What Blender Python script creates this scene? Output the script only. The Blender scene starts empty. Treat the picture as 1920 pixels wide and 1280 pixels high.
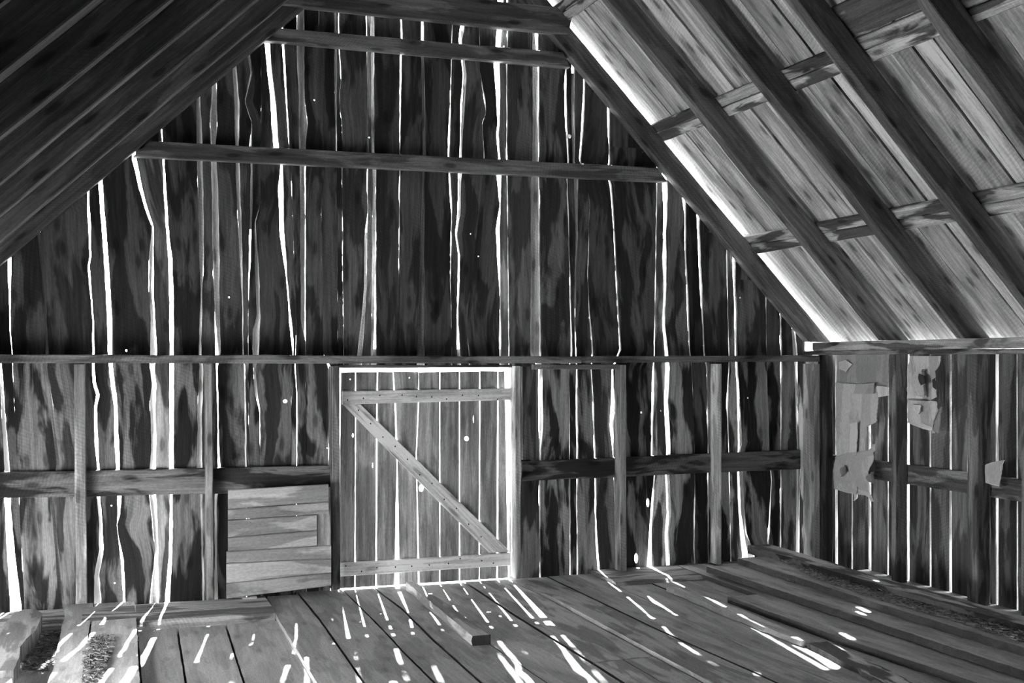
import bpy, math, random
import numpy as np
from mathutils import Vector, noise as mnoise

# ------------------------------------------------------------------ camera, sky, sun, exposure
SC = bpy.context.scene
F_PX, HORIZON, VP_X, EYE = 2250.0, 673.0, 180.0, 1.55
YAW = math.atan((960 - VP_X) / F_PX)
cam_data = bpy.data.cameras.new('camera')
cam_data.sensor_width = 36.0
cam_data.lens = F_PX / 1920 * 36
cam_data.shift_y = (HORIZON - 640) / 1920
cam_data.clip_start = 0.05
cam = bpy.data.objects.new('camera', cam_data)
SC.collection.objects.link(cam)
cam.location = (0, 0, EYE)
cam.rotation_euler = (math.pi / 2, 0, -YAW)
SC.camera = cam

world = bpy.data.worlds.new('sky')
SC.world = world
world.use_nodes = True
bg = world.node_tree.nodes['Background']
bg.inputs['Color'].default_value = (1, 1, 1, 1)
bg.inputs['Strength'].default_value = 9.0

sun_data = bpy.data.lights.new('sun', 'SUN')
sun_data.energy = 55.0
sun_data.angle = math.radians(0.6)
sun = bpy.data.objects.new('sun', sun_data)
SC.collection.objects.link(sun)
SUN_DIR = Vector((-0.16, -1.0, -1.0)).normalized()
sun.rotation_euler = SUN_DIR.to_track_quat('-Z', 'Y').to_euler()
sun.location = (3, 20, 20)

SC.view_settings.view_transform = 'Standard'
SC.view_settings.look = 'None'
SC.view_settings.gamma = 1.0
SC.view_settings.use_curve_mapping = False
SC.view_settings.exposure = 1.2
SC.cycles.use_denoising = True
SC.cycles.max_bounces = 10
SC.cycles.diffuse_bounces = 7

# ------------------------------------------------------------------ measuring: photo pixels to points on real planes
FW = np.array([math.sin(YAW), math.cos(YAW), 0.0])
RT = np.array([math.cos(YAW), -math.sin(YAW), 0.0])
UP = np.array([0.0, 0.0, 1.0])
CC = np.array([0.0, 0.0, EYE])

def ray(px, py): return FW + (px - 960) / F_PX * RT + (HORIZON - py) / F_PX * UP
def onY(px, py, Y):
    d = ray(px, py); return CC + d * (Y / d[1])
def onX(px, py, X):
    d = ray(px, py); return CC + d * (X / d[0])
def onZ(px, py, Z):
    d = ray(px, py); return CC + d * ((Z - EYE) / d[2])

rng = random.Random(11)
YB = 8.0            # inner face of the gable planks
XR = 5.38           # inner face of the right wall planks
XL = -1.13          # inner face of the left wall planks
YF = -2.6           # front wall
# roof lines (inner edge of the rafters), measured on the gable
RX0, RZ0, RS = 5.122, 1.694, 1.03
LX0, LZ0, LS = 1.063, 3.645, 0.945
RIDGE_X = (RZ0 + RS * RX0 - LZ0 + LS * LX0) / (RS + LS)
RIDGE_Z = RZ0 - RS * (RIDGE_X - RX0)
def zroof(x): return min(RZ0 - RS * (x - RX0), LZ0 + LS * (x - LX0))

# ------------------------------------------------------------------ mesh builder: everything is lofted from rings
class MB:
    def __init__(s):
        s.v, s.f, s.uv, s.tone, s.bl = [], [], [], [], []
    def face(s, idx, uvs, tone, bl):
        s.f.append(idx); s.uv.extend(uvs); s.tone.append(tone); s.bl.append(bl)
    def loft(s, rings, tone=0.15, bl=0.7, uvoff=None, caps=True, u0s=None):
        n = len(rings[0]); base = len(s.v)
        ou, ov = uvoff if uvoff else (rng.uniform(0, 40), rng.uniform(0, 40))
        for r in rings: s.v.extend([tuple(float(c) for c in p) for p in r])
        peris = []
        for j, rg in enumerate(rings):
            A = np.array(rg, float); d = np.linalg.norm(np.roll(A, -1, 0) - A, axis=1)
            peris.append(np.concatenate([[0.0], np.cumsum(d)]) + (u0s[j] if u0s else 0.0))
        al = [0.0]
        for a, b in zip(rings[:-1], rings[1:]):
            dv_ = np.abs(np.mean(np.array(b, float), 0) - np.mean(np.array(a, float), 0))
            al.append(al[-1] + (float(dv_.max()) if dv_.max() > 3 * np.sort(dv_)[1] else float(np.linalg.norm(dv_))))
        for j in range(len(rings) - 1):
            for i in range(n):
                k = (i + 1) % n
                a, b = base + j * n + i, base + j * n + k
                s.face((a, b, b + n, a + n),
                       [(ou + peris[j][i], ov + al[j]), (ou + peris[j][i + 1], ov + al[j]),
                        (ou + peris[j + 1][i + 1], ov + al[j + 1]), (ou + peris[j + 1][i], ov + al[j + 1])], tone, bl)
        if caps:
            for j, rev in ((0, True), (len(rings) - 1, False)):
                idx = [base + j * n + i for i in range(n)]
                if rev: idx = idx[::-1]
                p0 = np.array(rings[j][0])
                e1 = np.array(rings[j][1]) - p0; e1 = e1 / (np.linalg.norm(e1) + 1e-9)
                uvs = []
                for q in idx:
                    d = np.array(s.v[q]) - p0; u = float(d @ e1)
                    w = float(np.sqrt(max(0, d @ d - u * u)))
                    uvs.append((ou + u, ov + al[j] + w * 0.3))
                s.face(tuple(idx), uvs, tone, bl)
    def build(s, name, mat, parent=None, smooth=False):
        me = bpy.data.meshes.new(name)
        me.from_pydata(s.v, [], s.f)
        uvl = me.uv_layers.new(name='UVMap')
        uvl.data.foreach_set('uv', np.array(s.uv, dtype=np.float32).ravel())
        a = me.attributes.new('tone', 'FLOAT', 'FACE'); a.data.foreach_set('value', np.array(s.tone, dtype=np.float32))
        a = me.attributes.new('blotch', 'FLOAT', 'FACE'); a.data.foreach_set('value', np.array(s.bl, dtype=np.float32))
        me.materials.append(mat)
        if smooth: me.polygons.foreach_set('use_smooth', [True] * len(s.f))
        me.update()
        o = bpy.data.objects.new(name, me)
        SC.collection.objects.link(o)
        if parent: o.parent = parent
        return o

def tag(o, label, cat, group=None, kind=None):
    o['label'] = label; o['category'] = cat
    if group: o['group'] = group
    if kind: o['kind'] = kind
    return o
def struct(o, label=None):
    o['kind'] = 'structure'
    if label: o['label'] = label
    return o
def empty(name, loc):
    o = bpy.data.objects.new(name, None); SC.collection.objects.link(o)
    o.location = loc; o.empty_display_size = 0.1
    return o
def child(o, root):
    # the parts are modelled in world coordinates; the mesh is shifted so that it sits right under its Empty
    for v in o.data.vertices: v.co -= Vector(root.location)
    o.parent = root
    return o

def nz(a, b=0.0, c=0.0): return mnoise.noise(Vector((a, b, c)))

# ------------------------------------------------------------------ materials
def wood_material(name, gain=1.0, saw=0.25, knots=1.0, bump=0.5, fine=1.0, rough=0.85, streaky=1.0):
    m = bpy.data.materials.new(name); m.use_nodes = True
    nt = m.node_tree; N = nt.nodes; L = nt.links
    bs = N['Principled BSDF']
    bs.inputs['Roughness'].default_value = rough
    bs.inputs['Specular IOR Level'].default_value = 0.25
    uv = N.new('ShaderNodeUVMap'); uv.uv_map = 'UVMap'
    def mp(sx, sy, rot=0.0):
        n = N.new('ShaderNodeMapping'); n.inputs['Scale'].default_value = (sx, sy, 1); n.inputs['Rotation'].default_value = (0, 0, rot)
        L.new(uv.outputs['UV'], n.inputs['Vector']); return n.outputs['Vector']
    def noise(sx, sy, det=3.0, ro=0.55, dist=0.0):
        n = N.new('ShaderNodeTexNoise'); n.noise_dimensions = '2D'
        n.inputs['Scale'].default_value = 1.0; n.inputs['Detail'].default_value = det
        n.inputs['Roughness'].default_value = ro; n.inputs['Distortion'].default_value = dist
        L.new(mp(sx, sy), n.inputs['Vector']); return n.outputs['Fac']
    def rng_(src, a, b, c, d, smooth=True):
        n = N.new('ShaderNodeMapRange'); n.interpolation_type = 'SMOOTHSTEP' if smooth else 'LINEAR'
        n.inputs['From Min'].default_value = a; n.inputs['From Max'].default_value = b
        for key, val in (('To Min', c), ('To Max', d)):
            if isinstance(val, (int, float)): n.inputs[key].default_value = val
            else: L.new(val, n.inputs[key])
        L.new(src, n.inputs['Value']); return n.outputs['Result']
    def mth(op, a, b):
        n = N.new('ShaderNodeMath'); n.operation = op
        for i, x in enumerate((a, b)):
            if isinstance(x, (int, float)): n.inputs[i].default_value = x
            else: L.new(x, n.inputs[i])
        return n.outputs[0]
    at = N.new('ShaderNodeAttribute'); at.attribute_name = 'tone'
    ab = N.new('ShaderNodeAttribute'); ab.attribute_name = 'blotch'
    low = mth('SUBTRACT', 1.0, ab.outputs['Fac'])
    hi = mth('MULTIPLY_ADD', ab.outputs['Fac'], 0.9); hi.node.inputs[2].default_value = 1.0
    stain = rng_(noise(8.0, 1.6, 4, 0.5, 0.3), 0.45, 0.55, low, hi)
    streak = rng_(noise(34, 1.5, 3, 0.55, 0.1), 0.25, 0.75, 1 - .3 * streaky, 1 + .25 * streaky)
    grain = rng_(noise(230, 5, 3, 0.6), 0.25, 0.75, 1 - 0.3 * fine, 1 + 0.25 * fine, False)
    spots = rng_(noise(90, 40, 2, 0.6), 0.3, 0.75, 0.9, 1.15, False)
    wv = N.new('ShaderNodeTexWave'); wv.wave_type = 'BANDS'; wv.bands_direction = 'Y'
    wv.inputs['Scale'].default_value = 15.0; wv.inputs['Distortion'].default_value = 5.0
    wv.inputs['Detail'].default_value = 2.0; wv.inputs['Detail Scale'].default_value = 1.0
    L.new(mp(1.0, 1.0, 0.38), wv.inputs['Vector'])
    sawmask = rng_(noise(3.0, 1.2, 1), 0.47, 0.66, 0.0, saw)
    sawv = mth('MULTIPLY', wv.outputs['Fac'], sawmask)
    sawf = mth('SUBTRACT', 1.0, sawv)
    vo = N.new('ShaderNodeTexVoronoi'); vo.voronoi_dimensions = '2D'; vo.feature = 'F1'
    vo.inputs['Scale'].default_value = 1.0
    L.new(mp(5.5, 2.0), vo.inputs['Vector'])
    kn = rng_(vo.outputs['Distance'], 0.05, 0.13, 1 - 0.75 * knots, 1.0)
    halo = rng_(vo.outputs['Distance'], 0.12, 0.3, 1 - 0.25 * knots, 1.0)
    col = mth('MULTIPLY', at.outputs['Fac'], stain)
    for x in (streak, grain, spots, sawf, kn, halo): col = mth('MULTIPLY', col, x)
    col = mth('MULTIPLY', col, gain)
    cl = N.new('ShaderNodeClamp'); cl.inputs['Max'].default_value = 0.85; L.new(col, cl.inputs['Value'])
    cb = N.new('ShaderNodeCombineColor')
    for i in range(3): L.new(cl.outputs[0], cb.inputs[i])
    L.new(cb.outputs[0], bs.inputs['Base Color'])
    h = mth('ADD', mth('MULTIPLY', grain, 0.5), mth('ADD', mth('MULTIPLY', sawf, 0.2), mth('MULTIPLY', streak, 0.3)))
    bp = N.new('ShaderNodeBump'); bp.inputs['Strength'].default_value = bump; bp.inputs['Distance'].default_value = 0.004
    L.new(h, bp.inputs['Height']); L.new(bp.outputs['Normal'], bs.inputs['Normal'])
    return m

def plain_material(name, a, b, scale=30.0, rough=0.9, bump=0.4):
    m = bpy.data.materials.new(name); m.use_nodes = True
    nt = m.node_tree; N = nt.nodes; L = nt.links
    bs = N['Principled BSDF']; bs.inputs['Roughness'].default_value = rough
    bs.inputs['Specular IOR Level'].default_value = 0.2
    tc = N.new('ShaderNodeTexCoord')
    n = N.new('ShaderNodeTexNoise'); n.inputs['Scale'].default_value = scale; n.inputs['Detail'].default_value = 5
    L.new(tc.outputs['Object'], n.inputs['Vector'])
    r = N.new('ShaderNodeMapRange'); r.inputs['From Min'].default_value = 0.3; r.inputs['From Max'].default_value = 0.7
    r.inputs['To Min'].default_value = a; r.inputs['To Max'].default_value = b
    L.new(n.outputs['Fac'], r.inputs['Value'])
    cb = N.new('ShaderNodeCombineColor')
    for i in range(3): L.new(r.outputs[0], cb.inputs[i])
    L.new(cb.outputs[0], bs.inputs['Base Color'])
    bp = N.new('ShaderNodeBump'); bp.inputs['Strength'].default_value = bump; bp.inputs['Distance'].default_value = 0.01
    L.new(n.outputs['Fac'], bp.inputs['Height']); L.new(bp.outputs['Normal'], bs.inputs['Normal'])
    return m

M_PLANK = wood_material('weathered_plank', 1.0, 0.16, .7, 0.6)
M_ROOF = wood_material('roof_board_wood', 1.0, 0.16, 0.8, 0.5)
M_BEAM = wood_material('rough_beam_wood', 1.0, 0.2, 0.8, 0.6)
M_FLOOR = wood_material('worn_floor_wood', 1.25, 0.04, 0.3, 0.25, 0.5, .85, .35)
M_DOOR = wood_material('door_plank_wood', 1.0, 0.05, 0.35, 0.4)
M_PINE = wood_material('new_pine', 1.0, 0.0, 0.6, 0.25, 0.6)
M_CARD = wood_material('old_cardboard', 1.0, 0.0, 0.0, 0.1, 0.3, .9, .1)
M_CHAFF = plain_material('straw_chaff', 0.05, 0.3, 60)
M_DIRT = plain_material('dirt_and_dung', 0.03, 0.12, 45, bump=1.0)
M_GROUND = plain_material('dry_grass_ground', 0.35, 0.5, 3)
M_COVER = plain_material('roof_shingle_felt', 0.02, 0.05, 8)

# ------------------------------------------------------------------ loft helpers
def seglist(lo, hi, step):
    n = max(2, int(math.ceil(abs(hi - lo) / step)) + 1)
    return [lo + (hi - lo) * i / (n - 1) for i in range(n)]

def strip_board(mb, P, el, er, v0l, v0r, v1l, v1r, off, th, tone, bl, step=0.03, wav=0.004, holes=(), seed=0.0, bevel=0.0):
    """board in plane P(u, v, n): left and right edges el(v), er(v); bottom and top may slope; n runs away from the room"""
    lo, hi = max(v0l, v0r), min(v1l, v1r)
    uvo = (rng.uniform(0, 40), rng.uniform(0, 40))
    def edge(fn, v, sd):
        return fn(v) + wav * (nz(v * 5, sd) + 0.6 * nz(v * 17, sd, 3) + 0.35 * nz(v * 55, sd, 7))
    def ring(v, a, b, va=None, vb=None):
        va = v if va is None else va; vb = v if vb is None else vb
        return [P(a, va, off), P(b, vb, off), P(b - bevel, vb, off + th), P(a + bevel, va, off + th)]
    vs = seglist(lo, hi, step)
    L = lambda v: edge(el, v, seed + 1.3)
    R = lambda v: max(edge(er, v, seed + 8.7), L(v) + 0.004)
    cuts = sorted(holes, key=lambda h: h[1])
    spans = []; cur = lo
    for (hx, hz, rx, rz) in cuts:
        if hz - rz <= cur + 0.005 or hz + rz >= hi - 0.005: continue
        spans.append(('full', cur, hz - rz)); spans.append(('hole', hx, hz, rx, rz)); cur = hz + rz
    spans.append(('full', cur, hi))
    def flush(rings, u0s=None):
        if len(rings) > 1:
            mb.loft(rings, tone, bl, (uvo[0], uvo[1] + rings_v0[0]), u0s=u0s)
    for sp in spans:
        if sp[0] == 'full':
            rings = []; rings_v0 = [sp[1] - lo]
            for i, v in enumerate(seglist(sp[1], sp[2], step)):
                first = sp[1] == lo and i == 0; last = sp[2] == hi and abs(v - hi) < 1e-9
                if first and (v0l != v0r): rings.append(ring(v, L(v), R(v), v0l, v0r)); continue
                if last and (v1l != v1r): rings.append(ring(v, L(v), R(v))); rings.append(ring(v, L(v), R(v), v1l + 1e-4, v1r + 1e-4)); continue
                rings.append(ring(v, L(v), R(v)))
            flush(rings)
        else:
            _, hx, hz, rx, rz = sp
            ra, rb, cbs = [], [], []; rings_v0 = [hz - rz - lo]
            for k in range(13):
                t = -1 + 2 * k / 12; v = hz + rz * t
                w = rx * math.sqrt(max(0, 1 - t * t)) * (1 + 0.15 * nz(k * 0.7, hx))
                a, b = L(v), R(v)
                ca = min(max(hx - w, a + 0.001), b - 0.002); cb_ = max(min(hx + w, b - 0.001), a + 0.002)
                ra.append(ring(v, a, ca)); rb.append(ring(v, cb_, b)); cbs.append(cb_ - a)
            flush(ra); flush(rb, [q[0][0] * 0 + c_ for q, c_ in zip(rb, cbs)])

def beam(mb, p0, p1, side, up, w, h, tone=0.15, bl=0.6, warp=0.004, ch=0.006, seg=0.12, w1=None, h1=None):
    """squared timber from p0 to p1; the axis is the middle of the section"""
    p0, p1, side, up = (np.array(x, float) for x in (p0, p1, side, up))
    side /= np.linalg.norm(side); up /= np.linalg.norm(up)
    Ln = np.linalg.norm(p1 - p0); sd = rng.uniform(0, 100)
    rings = []
    n = max(3, int(Ln / seg) + 1)
    for i in range(n):
        t = i / (n - 1); c = p0 + (p1 - p0) * t; s = t * Ln
        a = (w + ((w1 or w) - w) * t) / 2; b = (h + ((h1 or h) - h) * t) / 2
        c = c + side * warp * nz(s * 1.1, sd) + up * warp * nz(s * 1.1, sd, 9)
        def q(x, y, k): return c + side * (x + warp * 0.6 * nz(s * 6, sd, k)) + up * (y + warp * 0.6 * nz(s * 6, sd, k + 20))
        rings.append([q(-a + ch, -b, 1), q(a - ch, -b, 1), q(a, -b + ch, 2), q(a, b - ch, 2), q(a - ch, b, 3), q(-a + ch, b, 3), q(-a, b - ch, 4), q(-a, -b + ch, 4)])
    mb.loft(rings, tone, bl)

def wall_bar(px, Yf, th, tone, bl=0.6, warp=0.003, vertical=False, dY=0.0):
    """timber on the gable: px = TL, TR, BR, BL photo corners on the plane Y = Yf, thickness th towards the wall"""
    tl, trr, br, bl_ = [onY(x, y, Yf) for x, y in px]
    mb = MB(); sd = rng.uniform(0, 99); rings = []
    A, Bp, Cc, D = (bl_, tl, br, trr) if vertical else (tl, bl_, trr, br)
    if vertical: A, Bp, Cc, D = bl_, br, tl, trr
    Ln = np.linalg.norm((Cc + D) / 2 - (A + Bp) / 2); n = max(4, int(Ln / 0.05))
    ch = 0.005
    for i in range(n + 1):
        t = i / n; s = t * Ln
        a = A + (Cc - A) * t; b = Bp + (D - Bp) * t
        e = (b - a); wlen = np.linalg.norm(e); e = e / wlen
        a = a + e * warp * (nz(s * 2, sd) + .5 * nz(s * 9, sd)); b = b + e * warp * (nz(s * 2, sd, 5) + .5 * nz(s * 9, sd, 5))
        y = np.array([0, 1.0, 0])
        rings.append([a + y * ch, a + e * ch, b - e * ch, b + y * ch, b + y * th, a + y * th])
    mb.loft(rings, tone, bl)
    return mb

# ------------------------------------------------------------------ setting: gable wall of live-edge planks
BND = [  # gaps between planks: (photo y, right edge of the left plank, left edge of the right plank)
 [(300,-150,-147),(1140,-146,-142)],
 [(300,-84,-82),(1140,-80,-75)],
 [(300,-12,-11),(640,-10,-8),(680,-2,3),(882,8,18),(933,8,20),(1036,13,27),(1140,19,40)],
 [(480,14,21),(560,16,21),(620,18,20),(660,22,23),(690,23,23),(1140,46,46)],
 [(440,70,76),(560,82,86),(660,86,91),(690,84,88),(760,93,100),(870,106,111),(935,96,102),(1140,112,118)],
 [(365,163,167),(420,165,170),(480,168,171),(500,165,168),(600,173,176),(662,173,177),(690,172,177),(720,174,180),(740,181,186),(765,176,181),(830,177,184),(880,183,187),(935,182,188),(975,186,191),(1030,186,194),(1080,176,186),(1130,176,190)],
 [(340,184,192),(440,192,200),(560,200,208),(620,202,211),(662,203,210),(690,205,212),(760,213,220),(880,217,225),(930,220,228),(965,220,225),(985,219,220),(1005,221,222),(1050,227,232),(1120,231,235)],
 [(290,246,255),(350,260,266),(400,275,280),(425,285,289),(480,280,288),(540,279,288),(600,283,291),(665,282,295),(690,281,290),(720,285,293),(760,281,291),(830,284,293),(880,281,292),(932,281,293),(1030,291,297),(1080,286,297),(1130,281,298)],
 [(240,302,304),(300,304,308),(420,311,316),(480,315,323),(560,318,326),(665,318,326),(880,318,326),(930,319,324),(1050,316,323),(1140,308,318)],
 [(180,368,376),(270,369,380),(480,374,383),(555,376,379),(580,375,380),(665,372,378),(690,374,382),(780,370,378),(880,369,380),(935,376,380),(1130,379,384)],
 [(155,398,406),(220,394,408),(270,395,404),(360,397,410),(480,399,412),(580,402,412),(660,404,414),(690,405,408),(760,408,410),(840,408,412),(875,409,414),(935,403,407),(1120,402,409)],
 [(115,436,444),(200,440,450),(270,441,449),(350,443,451),(480,450,455),(580,454,457),(665,455,457),(690,457,460),(760,458,462),(880,460,463)],
 [(100,462,470),(135,470,473),(190,458,461),(230,472,473),(270,468,472),(320,470,474),(420,468,472),(600,465,466),(1100,468,468)],
 [(60,490,490),(380,489,489),(415,478,480),(500,478,486),(590,482,489),(620,474,487),(665,474,486),(690,475,479),(740,478,484),(770,487,488),(1100,489,489)],
 [(30,490,494),(77,496,506),(150,503,512),(200,508,518),(275,513,523),(310,526,531),(360,522,532),(430,524,533),(490,532,538),(520,536,539),(560,540,543),(600,542,547),(640,547,551),(665,549,551),(690,546,546),(1100,546,546)],
 [(40,526,530),(78,529,533),(150,533,537),(230,539,541),(275,542,543),(320,546,546),(600,556,556),(690,553,555),(740,556,558),(860,556,558),(1100,556,556)],
 [(85,556,571),(180,560,572),(230,560,578),(270,561,573),(310,562,574),(600,564,574),(640,572,574),(690,573,573),(1100,575,575)],
 [(60,598,598),(660,606,606),(690,617,622),(870,617,622),(900,618,621),(1100,619,621)],
 [(20,627,631),(280,629,632),(310,631,631),(660,634,634)],
 [(85,635,636.2),(110,638,639),(150,639,640.5),(175,636,637.2),(200,636,637.2),(225,640,641.2),(270,642,643),(315,641,642),(400,642,643),(540,642.5,643.5),(660,644,645)],
 [(20,686.6,688),(280,690.2,691),(340,688,690),(400,689,691),(440,684,689),(540,682,688),(610,676,684),(665,670,679)],
 [(30,696,702),(150,696,702),(280,697,702),(310,699,706),(480,698,706),(600,697,706),(665,696,706)],
 [(25,751,754),(75,752,755),(110,750,754),(290,749,751),(330,749,751),(500,747,749),(520,748,748),(665,747,747)],
 [(100,790,795),(290,793,799),(320,793,797),(665,782,796)],
 [(40,847.5,849),(160,844.5,846.5),(240,841.5,845),(290,840,843.5),(325,841,845),(400,846,848.5),(480,844,846.5),(560,845,846),(660,847,848)],
 [(45,864,872),(75,860,866),(112,865,871),(140,868,875),(200,864,871),(290,862,866),(325,860,866),(400,858,863),(440,854,857),(480,860,863),(600,857,860),(665,857,864)],
 [(130,899,900),(190,908,911),(212,911,912),(230,904,905),(295,907,909),(320,906,906),(600,876,876),(640,877,878),(665,879,882)],
 [(30,934,944),(90,929,938),(115,925,936),(180,931,938),(230,934,937),(250,931,935),(295,935,938),(325,932,940),(370,936,940),(385,938,939),(430,930,937),(480,932,938),(540,937,939),(660,937,940)],
 [(60,950,953),(120,949.5,951.5),(295,949.5,951.5),(330,950,952),(480,952,953.5),(665,953.5,956)],
 [(60,998,1010),(120,999,1012),(300,999,1012),(330,996,1013),(500,996,1014),(665,994,1016),(690,1009,1018),(800,1010,1018),(850,1012,1016),(900,1010,1014),(1070,1012,1014)],
 [(130,1060,1062),(160,1058,1063),(230,1060,1064),(300,1064,1067),(330,1062,1065),(450,1066,1068),(560,1068,1071),(665,1070,1074),(690,1067,1068),(1070,1068,1071)],
 [(140,1072,1078),(230,1072,1077),(300,1074,1078),(330,1076,1084),(440,1080,1084),(520,1078,1081),(570,1078,1080),(665,1079,1082),(690,1080,1084),(1080,1082,1084)],
 [(160,1094,1098),(240,1090,1095),(300,1086,1090),(330,1095,1095),(380,1106,1107),(510,1101,1103),(585,1104,1106),(660,1110,1113),(690,1108,1110),(760,1111,1114),(850,1114,1117),(895,1115,1118),(1000,1116,1120),(1080,1122,1127)],
 [(210,1139,1142),(300,1142,1144),(330,1138,1141),(345,1143,1147),(420,1150,1153),(560,1157,1159),(655,1162,1165),(690,1148,1150),(760,1146,1154),(800,1144,1150),(860,1150,1152),(960,1153,1154),(1070,1155,1155)],
 [(340,1231,1233),(665,1226,1228),(690,1223,1227),(760,1222,1226),(850,1221,1224),(890,1226,1229),(1000,1217,1222),(1068,1213,1222)],
 [(340,1242,1252),(400,1245,1251),(440,1244,1249),(480,1243,1250),(560,1244,1249),(610,1242,1247),(655,1246,1252),(690,1248,1256),(750,1245,1252),(800,1248,1256),(850,1250,1257),(890,1248,1255),(960,1251,1259),(1000,1247,1254),(1068,1250,1256)],
 [(370,1279,1286),(400,1283,1287),(480,1284,1287),(560,1288,1292),(650,1291,1294),(690,1296,1298),(800,1302,1302),(890,1303,1304),(960,1301,1304),(1020,1300,1303),(1060,1304,1305)],
 [(400,1307,1311),(560,1314,1317),(665,1320,1322),(690,1325,1327),(850,1327,1329),(1050,1328,1328)],
 [(480,1362,1364),(665,1366,1368),(690,1366,1368),(760,1362,1366),(850,1366,1368),(1040,1370,1371)],
 [(490,1374,1378),(560,1377,1381),(665,1379,1382),(690,1380,1384),(760,1383,1388),(830,1385,1392),(850,1383,1387),(890,1383,1393),(960,1385,1396),(1000,1388,1400),(1040,1392,1415)],
 [(555,1435,1438),(665,1437,1438),(690,1438,1439),(850,1442,1443),(900,1446,1448),(1000,1440,1444),(1040,1437,1441)],
 [(590,1462,1465),(665,1464,1466),(690,1464,1466.5),(850,1463.5,1465.5),(1040,1463,1465)],
 [(620,1484,1492),(665,1487,1497),(690,1490,1496),(850,1494,1500),(890,1494,1500),(1040,1492,1500)],
 [(560,1508,1545),(661,1510,1545),(672,1544,1545),(1100,1544,1545)],
]
# boards nailed outside behind the wide gaps, daylight on them put into the pale tones: (photo y, left, right), tone
OUT = [
 (.6,[(930,400,410),(1120,399,411)]),
 (.55,[(680,-2,1.5),(882,8,17),(933,13,19),(1036,20,25),(1140,26,34)]),
 (.12,[(440,66,80),(660,82,94),(690,80,92),(870,102,115),(935,92,106),(1140,108,122)]),
 (.6,[(930,182,187),(1030,186,194),(1080,175,187),(1130,174,190)]),
 (.6,[(425,284,288),(480,280,286),(540,279,285),(665,281,292),(690,281,289),(760,281,288),(880,280,288),(930,280,288),(1030,291,296),(1130,281,297)]),
 (.4,[(180,366,377),(270,368,381),(480,373,384),(555,375,380),(665,371,379),(690,372,384),(880,367,382),(1130,377,386)]),
 (.7,[(155,396,407),(220,393,409),(270,394,405),(360,396,411),(480,398,412),(560,401,413),(660,409,416)]),
 (.7,[(115,434,445),(200,438,451),(270,440,450),(350,442,452),(480,449,456),(665,454,459),(880,458,465)]),
 (.4,[(100,460,471),(135,468,474),(190,456,462),(230,470,474),(320,468,475),(420,466,473)]),
 (.6,[(375,485,491),(415,476,481),(500,477,487),(590,481,490),(620,473,488),(665,473,487),(740,477,485)]),
 (.4,[(5,558,571),(85,555,570),(180,558,571),(230,558,577),(310,560,571),(600,562,571.5),(640,571,572)]),
 (.3,[(20,625,632),(280,628,633)]),
 (.6,[(440,683,690),(540,681,687),(610,675,685),(665,668,679)]),
 (.55,[(30,695,703),(280,695,703),(310,698,705),(480,697,704),(600,695,702),(665,690,700)]),
 (.15,[(100,788,800),(290,790,800),(665,780,798)]),
 (.7,[(60,864,872),(112,866,876),(140,869,876),(200,866,872),(290,863,867),(325,862,867),(400,859,864)]),
 (.6,[(60,995,1003),(120,996,1009),(330,994,1009),(500,994,1010),(665,992,1011),(690,1012,1019),(1070,1009,1015)]),
 (.35,[(140,1070,1079),(300,1072,1079),(330,1074,1085),(440,1078,1086),(570,1076,1079.5)]),
 (.65,[(690,1250,1258),(750,1247,1254),(850,1252,1259),(890,1250,1257),(960,1253,1261),(1068,1252,1258)]),
 (.55,[(690,1382,1390),(760,1385,1392),(890,1386,1396),(960,1389,1398),(1040,1402,1418)]),
 (.55,[(620,1482,1494),(665,1485,1499),(690,1488,1498),(1040,1490,1498)]),
]
KNOTS = [(1068,255,4,4),(535,752,4,3),(410,838,3,4),(590,187,1.6,1.6),(1203,773,1.8,2.2),(1215,942,3.5,9),(1193,1046,4,10),(1388,558,1.8,1.8),(1402,746,1.6,1.6),
 (209,948,1.3,1.3),(215,1093,1.5,1.5),(237,657,1.6,2),(430,557,1.4,1.4),(883,438,1.4,1.4),(898,480,1.4,1.4),(1240,770,1.4,2),(1205,285,1.2,1.2),(614,840,1.2,1.2),(693,257,1.5,1.5),(945,87,1.6,1.6),(884,85,1.6,1.6)]

def interp_edges(bnd, Yp=YB):
    z, a, b = [], [], []
    for (y, xl, xr) in bnd:
        p = onY(xl, y, Yp); q = onY(xr, y, Yp)
        z.append(p[2]); a.append(p[0]); b.append(q[0])
    o = np.argsort(z); z = np.array(z)[o]; a = np.array(a)[o]; b = np.array(b)[o]
    return (lambda v: float(np.interp(v, z, a))), (lambda v: float(np.interp(v, z, b)))

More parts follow.
